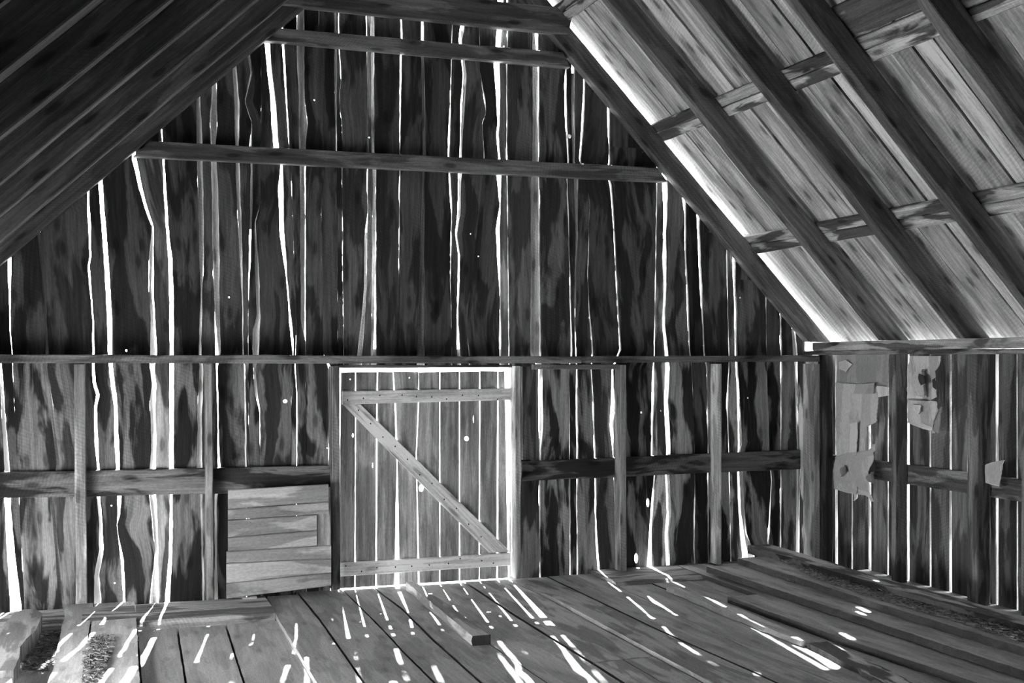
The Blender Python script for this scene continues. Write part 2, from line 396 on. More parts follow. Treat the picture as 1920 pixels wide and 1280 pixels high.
def gableP(u, v, n): return (u, YB + n, v)
Z_LINTEL = onY(800, 686, YB)[2]
mb = MB()
E = [interp_edges(b) for b in BND]
edges = [(lambda v: XL - 0.12, lambda v: XL - 0.12)] + E + [(lambda v: XR + 0.1, lambda v: XR + 0.1)]
kn_w = [(onY(x, y, YB)[0], onY(x, y, YB)[2], rx * 0.00375, rz * 0.00375) for x, y, rx, rz in KNOTS]
pale = {28: 0.42, 21: 0.3, 35: 0.36, 39: 0.36, 8: 0.2, 43: .3}
dark = {37: 0.035}
prng = random.Random(5)
for i in range(len(edges) - 1):
    el, er = edges[i][1], edges[i + 1][0]
    zb = -0.12
    cx = (el(2.2) + er(2.2)) / 2
    pxl = 960  # the planks over the door opening stop at the lintel
    xl_door, xr_door = onY(633, 800, YB)[0], onY(955, 800, YB)[0]
    if xl_door < cx < xr_door and er(1.4) - el(1.4) > -1: zb = Z_LINTEL
    if i == 29: zb = Z_LINTEL if cx < xr_door else -0.12
    top = [0.12, 0.12]
    def topz(fn):
        z = 2.5
        for _ in range(8): z = zroof(fn(z)) + 0.14
        return max(z, 0.5)
    tl, tr = topz(el), topz(er)
    if (el(3.5) - RIDGE_X) * (er(3.5) - RIDGE_X) < 0: tl = tr = min(tl, tr)
    if i == len(edges) - 2: tl = tr = 1.59
    lo_top = min(tl, tr)
    if el(lo_top) >= RIDGE_X: pass
    tone = pale.get(i, dark.get(i, prng.uniform(0.06, 0.12) * (1.35 if i > 28 else 1)))  # right-hand planks toned up in place of light from the left
    bl = prng.uniform(0.6, 0.85)
    hs = [h for h in kn_w if el(h[1]) + 0.006 < h[0] < er(h[1]) - 0.006]
    strip_board(mb, gableP, el, er, zb, zb, tl, tr, 0.0 + 0.005 * (i % 2), 0.024, tone, bl, 0.025, 0.004, hs, seed=i * 3.1)
for k, (tone, pts) in enumerate(OUT):
    el, er = interp_edges(pts, YB + 0.0315)
    zs = sorted(onY(x, y, YB)[2] for y, x, _ in pts)
    strip_board(mb, gableP, el, er, zs[0] - 0.03, zs[0] - 0.03, zs[-1] + 0.02, zs[-1] + 0.02, 0.0315, 0.02, min(.85, tone * 1.35), 0.2, 0.025, 0.006, seed=200 + k)
for i, b0_, b1_ in ((29, -.1, 3.3), (30, -.1, 3.2), (31, -.1, 3.2), (33, 1.5, 2.9), (35, -.1, 2.45), (36, -.1, 2.55), (37, -.1, 2.5), (38, -.1, 2.3), (39, -.1, 2.2), (40, -.1, 2), (41, -.1, 1.75), (42, -.1, 1.6)):   # unseen battens added outside to keep the sun out of these gaps
    el, er = E[i]
    strip_board(mb, gableP, (lambda v, el=el: el(v) + .003), (lambda v, er=er: er(v) + .027), b0_, b0_, b1_, b1_, 0.09, 0.018, 0.2, 0.3, 0.1, 0.003, seed=300 + i)
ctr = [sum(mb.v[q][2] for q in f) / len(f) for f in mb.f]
for k, z in enumerate(ctr):   # floor bounce painted into the tone: paler below the ledge, darker above; blotchier below
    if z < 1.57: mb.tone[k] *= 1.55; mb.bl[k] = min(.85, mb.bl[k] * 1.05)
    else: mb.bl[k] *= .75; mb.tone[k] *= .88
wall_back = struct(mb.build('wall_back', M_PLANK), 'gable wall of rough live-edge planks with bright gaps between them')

# ------------------------------------------------------------------ right wall
RW = [1568, 1597.5, 1630.5, 1665, 1701, 1744, 1782, 1815, 1869, 1907]
RWW = [4, 3.5, 4, 3, 6, 4, 3.5, 4, 4, 4]
yv = []
for p, w in zip(RW, RWW):
    a = onX(p - w / 2, 930, XR)[1]; b = onX(p + w / 2, 930, XR)[1]
    yv.append((a, b))
y = yv[-1][1] - 0.19
while y > YF: yv.append((y, y - 0.014)); y -= rng.uniform(0.16, 0.24)
yv = [(8.06, 8.06)] + yv + [(YF, YF)]
def rightP(u, v, n): return (XR + n, u, v)
mb = MB()
for i in range(len(yv) - 1):
    a, b = yv[i][1], yv[i + 1][0]
    ln = prng.uniform(-0.004, 0.004)
    strip_board(mb, rightP, (lambda v, b=b, ln=ln: b + ln * (v - 0.6)), (lambda v, a=a, ln=ln: a - ln * (v - 0.6)), -0.12, -0.12, 1.585, 1.585, 0.004 * (i % 2), 0.024,
                prng.uniform(0.1, 0.17), prng.uniform(0.4, 0.7), 0.05, 0.002, seed=400 + i)
struct(mb.build('wall_right', M_PLANK), 'right side wall of upright planks with thin bright gaps')

# ------------------------------------------------------------------ left wall with its wide loading opening, front wall
OPEN_Y0, OPEN_Y1, OPEN_Z = 4.4, 6.9, 0.8
def leftP(u, v, n): return (XL - n, u, v)
mb = MB(); y = 8.0; i = 0
while y > YF:
    w = rng.uniform(0.17, 0.25); a, b = y, max(YF, y - w)
    zb = OPEN_Z if OPEN_Y0 < (a + b) / 2 < OPEN_Y1 else -0.12
    strip_board(mb, leftP, (lambda v, b=b: b + (0.006 if b > 4.8 else -.002)), (lambda v, a=a: a + 0.001), zb, zb, 1.55, 1.55, 0.004 * (i % 2), 0.024, rng.uniform(0.1, 0.17), 0.6, 0.15, 0.003, seed=500 + i)
    y = b; i += 1
struct(mb.build('wall_left', M_PLANK), 'left side wall of upright planks with a wide opening')
def frontP(u, v, n): return (u, YF - n, v)
mb = MB(); x = XL - 0.1; i = 0
while x < XR + 0.1:
    w = rng.uniform(0.17, 0.25); a, b = x, min(x + w, XR + 0.1)
    tl, tr = zroof(a) + 0.1, zroof(b) + 0.1
    if (a - RIDGE_X) * (b - RIDGE_X) < 0: tl = tr = min(tl, tr)
    strip_board(mb, frontP, (lambda v, a=a: a - 0.002), (lambda v, b=b: b + 0.002), -0.12, -0.12, tl, tr, 0.004 * (i % 2), 0.024, rng.uniform(0.1, 0.17), 0.6, 0.2, 0.003, seed=600 + i)
    x = b; i += 1
struct(mb.build('wall_front', M_PLANK), 'front gable wall of upright planks behind the viewer')

# ------------------------------------------------------------------ roof: slope frames
AR, AL = math.atan(RS), math.atan(LS)
# right slope: s runs from the eave up to the ridge, n outward
def roofR(s, Y, n): return (RX0 - s * math.cos(AR) + n * math.sin(AR), Y, RZ0 + s * math.sin(AR) + n * math.cos(AR))
LXE = XL + 0.05; LZE = LZ0 + LS * (LXE - LX0)
def roofL(s, Y, n): return (LXE + s * math.cos(AL) - n * math.sin(AL), Y, LZE + s * math.sin(AL) + n * math.cos(AL))
SR = (RX0 - RIDGE_X) / math.cos(AR); SL = (RIDGE_X - LXE) / math.cos(AL)
RD = 0.14      # rafter depth
PUR = 0.024    # purlin board thickness
def onRoofR(px, py, n):
    o = np.array(roofR(0, 0, n)); N = np.array([math.sin(AR), 0, math.cos(AR)]); d = ray(px, py)
    p = CC + d * (((o - CC) @ N) / (d @ N)); q = p - o
    return q @ np.array([-math.cos(AR), 0, math.sin(AR)]), p[1]

PLATE_TOP = {'R': float(onX(1700, 637, 5.14)[2]), 'L': 1.607}
RAFTER_Y = [7.90, 6.96, 6.16, 5.42, 4.62, 3.82, 3.02, 2.2, 1.4, 0.6, -0.2, -1.0, -1.8, -2.5]
ORD = ['gable-end', 'second', 'third', 'fourth', 'fifth', 'sixth']
for side in 'RL':
    fn, S, word = (roofR, SR, 'right') if side == 'R' else (roofL, SL, 'left')
    for i, Y in enumerate(RAFTER_Y):
        mb = MB(); t = 0.083
        zcut = PLATE_TOP[side] + .002; A = AR if side == 'R' else AL; z0 = RZ0 if side == 'R' else LZE
        sd = rng.uniform(0, 99); rings = []
        for k in range(41):
            q = k / 40; ring = []
            for n_, y_ in ((0, .006), (.006, 0), (RD - .006, 0), (RD, .006), (RD, t - .006), (RD - .006, t), (.006, t), (0, t - .006)):
                sa = (zcut - z0 - n_ * math.cos(A)) / math.sin(A)
                sv_ = sa + (S - (.015 if side == 'R' else .03) - sa) * q
                dy = .008 * nz(sv_ * 1.1, sd) + .003 * nz(sv_ * 6, sd, n_ * 30)
                dn = min(0.004, .006 * nz(sv_ * 1.0, sd, 9) + .002 * nz(sv_ * 7, sd, y_ * 40)) if n_ > .07 else .006 * nz(sv_, sd, 9) + .003 * nz(sv_ * 7, sd, y_ * 40)
                if k == 0: dn = 0
                ring.append(fn(sv_, Y + y_ + dy, n_ + dn))
            rings.append(ring)
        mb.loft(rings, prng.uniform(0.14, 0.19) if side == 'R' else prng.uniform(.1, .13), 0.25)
        o = mb.build('rafter', M_BEAM)
        if i < len(ORD):
            lab = ('rough-sawn rafter lying against the gable wall on the %s roof slope' % word) if i == 0 else \
                  ('rough-sawn dark rafter, %s from the gable wall on the %s roof slope' % (ORD[i], word))
            tag(o, lab, 'rafter', 'rafters of the %s roof slope' % word)
        else:
            tag(o, 'rough-sawn rafter of the %s roof slope behind the viewer' % word, 'rafter', 'rafters behind the viewer')

# purlin boards crossing outside the rafters
def purlin(fn, s, w, tone, label, group, n0=RD + 0.006, y0=8.0, y1=YF, bl=0.75):
    mb = MB()
    c0 = np.array(fn(s, y0, n0 + PUR / 2)); c1 = np.array(fn(s, y1, n0 + PUR / 2))
    nv = np.array(fn(0, 0, 1)) - np.array(fn(0, 0, 0)); sv = np.array(fn(1, 0, 0)) - np.array(fn(0, 0, 0))
    beam(mb, c0, c1, sv, nv, w, PUR, tone, bl, warp=0.004, ch=0.003, seg=0.06)
    tag(mb.build('purlin', M_ROOF), label, 'purlin', group)
sA = [onRoofR(x, y, RD)[0] for x, y in ((1275, 250), (1570, 148), (1215, 235), (1530, 110))]
sB = [onRoofR(x, y, RD)[0] for x, y in ((1450, 473), (1610, 445), (1440, 436), (1600, 408))]
sA_lo, sA_hi = (sA[0] + sA[1]) / 2, (sA[2] + sA[3]) / 2
sB_lo, sB_hi = (sB[0] + sB[1]) / 2, (sB[2] + sB[3]) / 2
def pair(fn, lo, hi, word, row, group, tones):
    w = (hi - lo) / 2 - 0.004
    purlin(fn, lo + w / 2, w, tones[0], 'lower board of the %s purlin across the %s roof slope' % (row, word), group)
    purlin(fn, hi - w / 2, w, tones[1], 'upper board of the %s purlin across the %s roof slope' % (row, word), group)
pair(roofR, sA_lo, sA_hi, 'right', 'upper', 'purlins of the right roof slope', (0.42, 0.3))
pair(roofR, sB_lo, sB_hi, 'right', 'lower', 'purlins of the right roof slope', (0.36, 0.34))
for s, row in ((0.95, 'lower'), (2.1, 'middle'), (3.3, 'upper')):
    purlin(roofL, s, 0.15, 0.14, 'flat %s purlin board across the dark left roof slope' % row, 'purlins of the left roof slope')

pair(roofR, 2 * sA_lo - sB_lo, 2 * sA_hi - sB_hi, 'right', 'topmost', 'purlins of the right roof slope', (0.3, 0.3))
purlin(roofR, sA_hi + .11, .2, .45, 'wide short board above the upper purlin in the fourth bay of the right roof slope', 'purlins of the right roof slope', y0=5.5, y1=4.62)
# roof boards (run from eave to ridge) and the weatherproof cover over them
def sheathing(fn, S, tone0, tone1, name, label, s_lo):
    mb = MB(); y = 8.26; k = 0
    while y > YF - 0.2:
        w = rng.uniform(0.15, 0.26); a, b = y, y - w
        g = rng.choice([0.008, 0.014, 0.02])
        strip_board(mb, (lambda u, v, n: fn(v, u, RD + PUR + 0.011 + n)), (lambda v, b=b, g=g: b + g), (lambda v, a=a: a), s_lo, s_lo, S - 0.06, S - 0.06,
                    0.006 * (k % 2), 0.02, rng.uniform(tone0, tone1), 0.2, 0.12, 0.003, seed=700 + k + S)
        y = b; k += 1
    return struct(mb.build(name, M_ROOF), label)
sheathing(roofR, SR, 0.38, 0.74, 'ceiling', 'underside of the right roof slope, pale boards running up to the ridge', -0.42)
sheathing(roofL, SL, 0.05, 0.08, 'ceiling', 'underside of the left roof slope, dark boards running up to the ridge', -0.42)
mb = MB()
for fn, S in ((roofR, SR), (roofL, SL)):
    n0 = RD + PUR + 0.055
    top = S + (n0 + 0.0) * 0.9
    mb.loft([[fn(-0.45, 8.28, n0), fn(-0.45, YF - 0.2, n0), fn(-0.45, YF - 0.2, n0 + .012), fn(-0.45, 8.28, n0 + .012)],
             [fn(top, 8.28, n0), fn(top, YF - 0.2, n0), fn(top, YF - 0.2, n0 + .012), fn(top, 8.28, n0 + .012)]], 0.1, 0.3)
struct(mb.build('trim_1', M_COVER), 'dark weather covering over the roof boards')

# ------------------------------------------------------------------ ties and girts of the gable
def bar(name, px, Yf, th, tone, label, cat, group=None, bl=0.38, vertical=False, mat=None, warp=0.003):
    o = wall_bar(px, Yf, th, tone, bl, warp, vertical).build(name, mat or M_BEAM)
    return tag(o, label, cat, group)
TG = 'horizontal timbers of the gable'
bar('tie_beam', [(560,-34),(1075,16),(1066,64),(516,6)], 7.86, 0.07, 0.15, 'topmost dark tie beam across the gable, cut by the top of the photo', 'beam', TG)
bar('tie_beam', [(520,52),(1055,98),(1069,126),(497,76)], 7.93, 0.066, 0.2, 'rough tie board across the gable just below the topmost beam', 'beam', TG)
bar('tie_beam', [(282,264),(1232,314),(1252,341),(250,293)], 7.93, 0.066, 0.17, 'long tie board across the middle of the gable planks', 'beam', TG)
bar('girt', [(-200,663),(1090,668),(1090,681),(-200,681)], 7.82, 0.18, 0.2, 'long dark ledge timber over the door, left length', 'beam', TG)
bar('girt', [(1090.5,668),(1537,666),(1537,678),(1090.5,680)], 7.83, 0.17, 0.17, 'dark ledge timber running from above the door to the right corner', 'beam', TG)
bar('girt', [(-200,889),(619,873),(619,921),(-200,938)], 7.955, 0.042, 0.13, 'wide dark rail across the planks left of the door', 'beam', TG, 0.7)
bar('girt', [(979,865),(1501,843),(1501,879),(979,902)], 7.955, 0.042, 0.1, 'wide dark rail across the planks right of the door', 'beam', TG, 0.7)
bar('header_board', [(1001,682.5),(1160,682),(1160,692),(1001,693)], 7.90, 0.05, 0.3, 'short pale board under the ledge timber right of the door', 'board')
bar('lintel', [(636,684),(960,684),(960,689),(636,690)], 7.93, 0.06, 0.1, 'thin dark lintel strip over the door opening', 'beam')

# ------------------------------------------------------------------ studs
SG = 'studs of the gable'
bar('stud', [(139,683),(160,683),(163,1131),(142,1132)], 7.86, 0.095, 0.42, 'pale stud against the planks at the far left', 'post', SG, 0.3, True)
bar('stud', [(385,683),(398,683),(402,1128),(388,1129)], 7.86, 0.095, 0.26, 'narrow stud left of the wooden panel', 'post', SG, 0.3, True)
bar('stud', [(1164,684),(1175,684),(1175,1076),(1163,1077)], 7.86, 0.095, 0.26, 'first stud right of the door frame, standing in front of the wide rail', 'post', SG, 0.3, True)
bar('stud', [(1344,682),(1353,682),(1353,1058),(1344,1058)], 7.86, 0.095, 0.6, 'pale stud between the door and the right corner', 'post', SG, 0.3, True)
bar('corner_stud', [(1527,682),(1537,682),(1538,1050),(1528,1050)], 7.80, 0.155, 0.3, 'deep pale stud of the gable beside the right corner', 'post', SG, 0.3, True)
bar('door_jamb', [(622,686),(637,686),(638,1105),(623,1106)], 7.88, 0.12, 0.18, 'dark rough jamb on the left side of the door', 'door frame', 'jambs of the door', 0.4, True)
bar('door_jamb', [(966,686),(977,686),(977,1084),(968,1085)], 7.86, 0.12, 0.4, 'pale rough jamb on the right side of the door', 'door frame', 'jambs of the door', 0.3, True)
bar('cover_board', [(979,687),(1005,687),(1005,861),(979,862)], 7.975, 0.022, 0.2, 'short upright board between the right door jamb and the first bright gap', 'board', None, 0.4, True)

# ------------------------------------------------------------------ door
root = empty('door_1', tuple(onY(798, 1095, 7.99)))
root['kind'] = 'structure'; root['label'] = 'closed ledged plank door with a diagonal brace and glowing gaps'
YD = 7.985
DB = [[(690,640,640),(1100,636,636)],
      [(690,666,668),(1100,665,667)], [(690,707,709.5),(800,705.5,708),(1100,704,707)],
      [(690,736,738),(760,740,743),(880,744,746),(960,742,747.5),(1100,740,749)], [(690,785,786),(755,784,786),(850,780,782),(1100,784,787)],
      [(690,824,826),(1100,824,826)], [(690,861,863),(1100,861,863)], [(690,899,901),(1100,898,900)], [(690,933,935.5),(1100,931,934)], [(690,946,946),(1100,953,953)]]
def interpD(b):
    z = [onY(x, y, YD)[2] for y, x, _ in b]; a = [onY(x, y, YD)[0] for y, x, _ in b]; c = [onY(x, y, YD)[0] for y, _, x in b]
    return (lambda v: float(np.interp(v, z[::-1], a[::-1]))), (lambda v: float(np.interp(v, z[::-1], c[::-1])))
ED = [interpD(b) for b in DB]
dk = [(875,822,4.2,4.5),(790,915,4.5,6.5),(934,698,3,3),(934,761,2.2,3),(662,816,1.8,4),(657,711,1.2,1.2),(754,708,1.2,1.2),(768,708,1.2,1.2),(699,872,1.2,5),(888,785,1,8)]
dk = [(onY(x, y, YD)[0], onY(x, y, YD)[2], rx * .00375, rz * .00375) for x, y, rx, rz in dk]
mb = MB()
for i in range(len(ED) - 1):
    el, er = ED[i][1], ED[i + 1][0]
    xm = (DB[i][0][2] + DB[i + 1][0][1]) / 2
    zt = onY(xm, 697.5 - (xm - 640) * 0.006, YD)[2]; zb = 0.012
    hs = [h for h in dk if el(h[1]) + 0.004 < h[0] < er(h[1]) - 0.004]
    strip_board(mb, (lambda u, v, n: (u, YD + n, v)), el, er, zb, zb, zt + rng.uniform(-.006, .004), zt, 0.0, 0.022, prng.uniform(0.26, 0.42), 0.22, 0.03, 0.0012, hs, seed=800 + i)
child(mb.build('door_plank', M_DOOR), root)
def drail(name, px, Yf, tone, label=None, vertical=False):
    o = wall_bar(px, Yf, 0.024, tone, 0.15, 0.0015, vertical).build(name, M_PINE)
    if label: o['label'] = label
    return child(o, root)
drail('top_rail', [(642,733),(957,727),(958,750),(642,758)], 7.96, 0.75)
drail('bottom_rail', [(637,1055),(957,1036),(957,1060),(637,1081)], 7.96, 0.78)
mbd = MB()
A, B_ = onY(643,758,7.96), onY(676,758,7.96); Cc, D = onY(918,1036,7.96), onY(957,1034,7.96)
rings = []
for i in range(25):
    t = i / 24; a = A + (Cc - A) * t; b = B_ + (D - B_) * t; yv3 = np.array([0, 0.024, 0])
    rings.append([a, b, b + yv3, a + yv3])
mbd.loft(rings, 0.8, 0.12)
child(mbd.build('diagonal_brace', M_PINE), root)

nail = None
nr = random.Random(8)
spots = [(655 + 31 * k + nr.uniform(-6, 6), 738 + nr.uniform(0, 12)) for k in range(10)] + [(650 + 31 * k + nr.uniform(-6, 6), 1066 - .06 * 31 * k + nr.uniform(-7, 7)) for k in range(10)] + \
        [(672 + 23 * k, 768 + 23.6 * k + nr.uniform(-5, 5)) for k in range(11)]
for (nx, ny) in spots:
    p = onY(nx, ny, 7.9585)
    if nail is None:
        m = MB(); rg = [(math.cos(a) * .0045, math.sin(a) * .006) for a in [2 * math.pi * q / 8 for q in range(8)]]
        m.loft([[(x, 0, z) for x, z in rg], [(x, .002, z) for x, z in rg]], .03, .1)
        nail = m.build('nail', M_BEAM); o = nail
    else:
        o = nail.copy(); SC.collection.objects.link(o)
    o.parent = root; o.location = Vector(p) - Vector(root.location)
m = MB()   # board added outside to keep sun from the gap over the door
strip_board(m, gableP, (lambda v: onY(628, 690, 8.07)[0]), (lambda v: onY(938, 690, 8.07)[0]), 1.505, 1.505, 1.62, 1.62, .045, .03, .2, .4, .05)
tag(m.build('sun_block_board', M_PLANK), 'sun-blocking board added outside above the door, hidden behind the planks', 'board')

# ------------------------------------------------------------------ right wall frame: plate, rail, posts
XP = 5.14
def rbar(name, z0, z1, x0, x1, y0, y1, tone, label, cat, group=None, bl=0.6, mat=None):
    mb = MB()
    beam(mb, ((x0 + x1) / 2, y0, (z0 + z1) / 2), ((x0 + x1) / 2, y1, (z0 + z1) / 2), (1, 0, 0), (0, 0, 1), abs(x1 - x0), abs(z1 - z0), tone, bl, warp=0.005, ch=0.006)
    return tag(mb.build(name, mat or M_BEAM), label, cat, group)
zt, zm, zl = onX(1700, 637, XP)[2], onX(1700, 655, XP)[2], onX(1700, 664, XP)[2]
PG = 'plates on the right wall'
rbar('wall_plate', zm + .001, zt, XP, XP + .14, 7.86, YF, 0.34, 'upper pale wall plate with a split end under the right rafters', 'beam', PG)
rbar('wall_plate', zl, zm - .001, XP + .005, XP + .15, 7.99, YF, 0.2, 'lower dark wall plate on top of the right wall posts', 'beam', PG)
rbar('girt', 0.68, 0.815, XR - 0.05, XR - .008, 7.98, YF, 0.2, 'wide rail along the right wall behind the posts and torn cardboard', 'beam', None, 0.5)
RP = 'posts of the right wall'
def rpost(Yn, th, dep, tone, label, name='post', group=RP):
    mb = MB(); x1 = XR - 0.056; x0 = x1 - dep
    beam(mb, ((x0 + x1) / 2, Yn + th / 2, -0.02), ((x0 + x1) / 2, Yn + th / 2, zl - .001), (1, 0, 0), (0, 1, 0), dep, th, tone, 0.4, warp=0.005)
    return tag(mb.build(name, M_BEAM), label, 'post', group)
rpost(onX(1541, 850, XR - .056 - .1)[1], 0.05, 0.10, 0.13, 'dark corner post where the gable meets the right wall')
rpost(onX(1679, 850, XR - .056 - .1)[1], 0.05, 0.10, 0.2, 'right wall post between the two torn cardboard sheets')
rpost(onX(1833, 850, XR - .056 - .1)[1], 0.1, 0.10, 0.2, 'right wall post beside the small cardboard flap')
rpost(onX(1935, 850, XR - .056 - .1)[1], 0.09, 0.10, 0.2, 'right wall post at the right edge of the photo')
for Y in (4.6, 3.6, 2.6, 1.6, .6, -.4, -1.4, -2.4):
    rpost(Y, 0.09, 0.1, 0.2, 'right wall post behind the viewer', group='posts behind the viewer')
# left plate and posts
mb = MB(); beam(mb, (XL + .02, 8, 1.56), (XL + .02, YF, 1.56), (1, 0, 0), (0, 0, 1), 0.2, 0.09, 0.16, 0.6)
tag(mb.build('wall_plate', M_BEAM), 'wall plate on top of the left wall under the left rafters', 'beam')
for Y in (7.85, 4.9, 3.7, 2.6, 1.5, .5, -.5, -1.5, -2.5):
    mb = MB(); beam(mb, (XL + .05, Y, -.02), (XL + .05, Y, 1.514), (1, 0, 0), (0, 1, 0), 0.09, 0.09, 0.17, 0.4)
    tag(mb.build('post', M_BEAM), 'post of the left wall, outside the photo', 'post', 'posts of the left wall')

# ------------------------------------------------------------------ floor
def fx(pts, z=0.0):
    """edge of a floor board: photo points -> x as a function of depth, plus the depth range"""
    w = [onZ(x, y, z) for x, y in pts]
    w.sort(key=lambda p: p[1])
    ys = [p[1] for p in w]; xs = [p[0] for p in w]
    m0 = (xs[1] - xs[0]) / (ys[1] - ys[0]); m0 = max(-0.03, min(0.03, m0))
    return lambda Y: float(np.interp(Y, ys, xs)) if Y >= ys[0] else xs[0] + m0 * 0.4 * (Y - ys[0])
FE = [  # edges of the floor boards right of the step, left to right
 [(500,1120),(521,1165),(590,1280)],
 [(555,1110),(600,1165),(680,1280)],
 [(644,1110),(680,1145),(724,1190),(755,1224),(811,1280)],
 [(717,1116),(752,1142),(812,1202),(900,1280)],
 [(800,1112),(905,1201),(1022,1280)],
 [(870,1092),(972,1160),(1110,1245),(1165,1280)],
 [(950,1088),(1006,1112),(1240,1240),(1307,1276)],
 [(1015,1077),(1240,1185),(1427,1268)],
 [(1105,1076),(1180,1110),(1396,1214),(1560,1280)],
]
floorP = lambda u, v, n: (u, v, -n)
mb = MB()
fe = [fx(p) for p in FE]
Y_WALL = 7.985; Y_BEAM = 7.45
# extra edges further right, under the loose boards
x_last = fe[-1](6.0); extra = []
while x_last < XR: 
    x_last += rng.uniform(0.26, 0.34); extra.append(min(x_last, XR - .005))
fe += [(lambda Y, x=x: x) for x in extra]
for i in range(len(fe) - 1):
    el, er = fe[i], fe[i + 1]
    y1 = Y_WALL if i < 8 else 7.5
    tone = prng.uniform(0.26, 0.36); g = 0.011 if i not in (2, 5) else 0.014
    up = 0.02 if i in (6,) else 0.004 * (i % 2)
    l_ = lambda v, el=el, g=g: el(v) + g
    if i == 6:   # this board is cupped: its left edge stands proud of its neighbour
        P = lambda u, v, n, el=el, er=er: (u, v, (0.024 * max(0, min(1, (7.5 - v) / 0.25)) * (1 - (u - el(v)) / (er(v) - el(v) + 1e-6)) if n < 0.01 else 0) - n)
        strip_board(mb, P, l_, er, YF, YF, y1, y1, -0.001, 0.035, tone, 0.3, 0.06, 0.003, seed=900 + i)
    elif i == 5:  # butt joint
        yj = onZ(1150, 1240, 0)[1]
        strip_board(mb, floorP, l_, er, yj + .004, yj + .02, y1, y1, -up, 0.035, tone, 0.3, 0.06, 0.002, seed=900 + i)
        xm = lambda v, el=el, er=er: (el(v) + er(v)) / 2
        strip_board(mb, floorP, l_, xm, YF, YF, yj - .004, yj + .004, -up, 0.035, tone * 1.05, 0.3, 0.06, 0.002, seed=950 + i)
        strip_board(mb, floorP, (lambda v, xm=xm: xm(v) + .003), er, YF, YF, yj + .004, yj + .012, -up, 0.035, tone * .95, 0.3, 0.06, 0.002, seed=970 + i)
    else:
        strip_board(mb, floorP, l_, er, YF, YF, y1 if i else 7.93, y1 if i else 7.93, -up, 0.035, tone, 0.15, 0.06, 0.0025, seed=900 + i)
# lower left part of the floor
ZL_ = -0.03
le = [(lambda v: XL + .005), fx([(60,1180),(20,1280)], ZL_), fx([(175,1150),(165,1280)], ZL_), fx([(255,1172),(262,1280)], ZL_), fx([(330,1178),(346,1280)], ZL_), fx([(420,1168),(455,1280)], ZL_), (lambda v: fe[0](v) + 0.02)]
for i in range(len(le) - 1):
    strip_board(mb, floorP, (lambda v, a=le[i]: a(v) + .011), le[i + 1], YF, YF, 7.30, 7.30, -ZL_ - 0.003 * (i % 2), 0.035, prng.uniform(0.27, 0.36), 0.12, 0.06, 0.003, seed=1000 + i)
# joists' deck closing what lies under the boards
mb.loft([[(XL, YF, -.08), (XR, YF, -.08), (XR, YF, -.1), (XL, YF, -.1)], [(XL, 8.0, -.08), (XR, 8.0, -.08), (XR, 8.0, -.1), (XL, 8.0, -.1)]], 0.03, 0.3)
for k, f in enumerate(mb.f):
    a, b, c = (np.array(mb.v[q]) for q in f[:3])
    nn = np.cross(b - a, c - a); nn = nn / (np.linalg.norm(nn) + 1e-12)
    cx = (a[0] + c[0]) / 2; cy = (a[1] + c[1]) / 2
    if abs(nn[0]) > .6 and abs(cx - fe[0](cy)) > .03 and not (abs(cx - fe[6](cy)) < .03 and cy < 7.5): mb.tone[k] = .03
struct(mb.build('floor', M_FLOOR), 'loft floor of worn wide boards running towards the gable')

mbg = MB()
mbg.loft([[(-60, -60, -.6), (60, -60, -.6), (60, -60, -.9), (-60, -60, -.9)], [(-60, 70, -.6), (60, 70, -.6), (60, 70, -.9), (-60, 70, -.9)]])
struct(mbg.build('ground', M_GROUND), 'dry sunlit ground outside the barn')

# sill beams at the foot of the gable
def hewn(name, x0, x1, y0, y1, zb, ztop, tone, label, drop=0.02):
    mb = MB(); sd = rng.uniform(0, 50); rings = []
    n = max(4, int((x1 - x0) / 0.08))
    for i in range(n + 1):
        x = x0 + (x1 - x0) * i / n; d = 0.006 * nz(x * 3, sd); e = 0.006 * nz(x * 4, sd, 4)
        rings.append([(x, y0 + d, zb), (x, y0 + d, ztop - 0.035 + e), (x, y0 + .025 + d, ztop - .012 + e), (x, y0 + .09, ztop + e), (x, y1, ztop + e), (x, y1, zb)])
    mb.loft(rings, tone, 0.5)
    return tag(mb.build(name, M_BEAM), label, 'beam', 'sill beams at the foot of the gable')
b0 = onZ(255, 1170, ZL_)[0]
hewn('sill_beam', -1.1, fe[0](7.6) - 0.005, 7.36, 7.85, -0.078, 0.02, 0.32, 'pale hewn sill beam at the foot of the gable, left of the step in the floor')
hewn('sill_beam', fe[8](7.6) + 0.01, 4.75, 7.52, 7.98, -0.078, 0.03, 0.3, 'dark sill beam showing at the foot of the gable right of the door')

# ------------------------------------------------------------------ loose boards lying on the floor
def slab(name, left, right, zt, th, tone, label, y0=None, y1=None, cat='board', group=None, wav=0.006, bl=0.15, endl=0.0, mat=None, ztf=None, bark=.06):
    """board lying along the barn: left and right edges given as photo points on the height of its top"""
    L_, R_ = fx(left, zt), fx(right, zt)
    mb = MB()
    P = lambda u, v, n: (u, v, (ztf(v) if ztf else zt) - n)
    strip_board(mb, P, L_, R_, y0, y0, y1, y1 + endl, 0.0, th, tone, bl, 0.03, wav, seed=rng.uniform(0, 500))
    for k, f in enumerate(mb.f):      # bark left on the two long edges
        a, b, c = (np.array(mb.v[q]) for q in f[:3])
        nn = np.cross(b - a, c - a); nn = nn / (np.linalg.norm(nn) + 1e-12)
        if abs(nn[0]) > .6: mb.tone[k] = bark
    return tag(mb.build(name, mat or M_FLOOR), label, cat, group)
LG = 'loose boards stacked along the right wall'
yy = lambda x, y, z: float(onZ(x, y, z)[1])
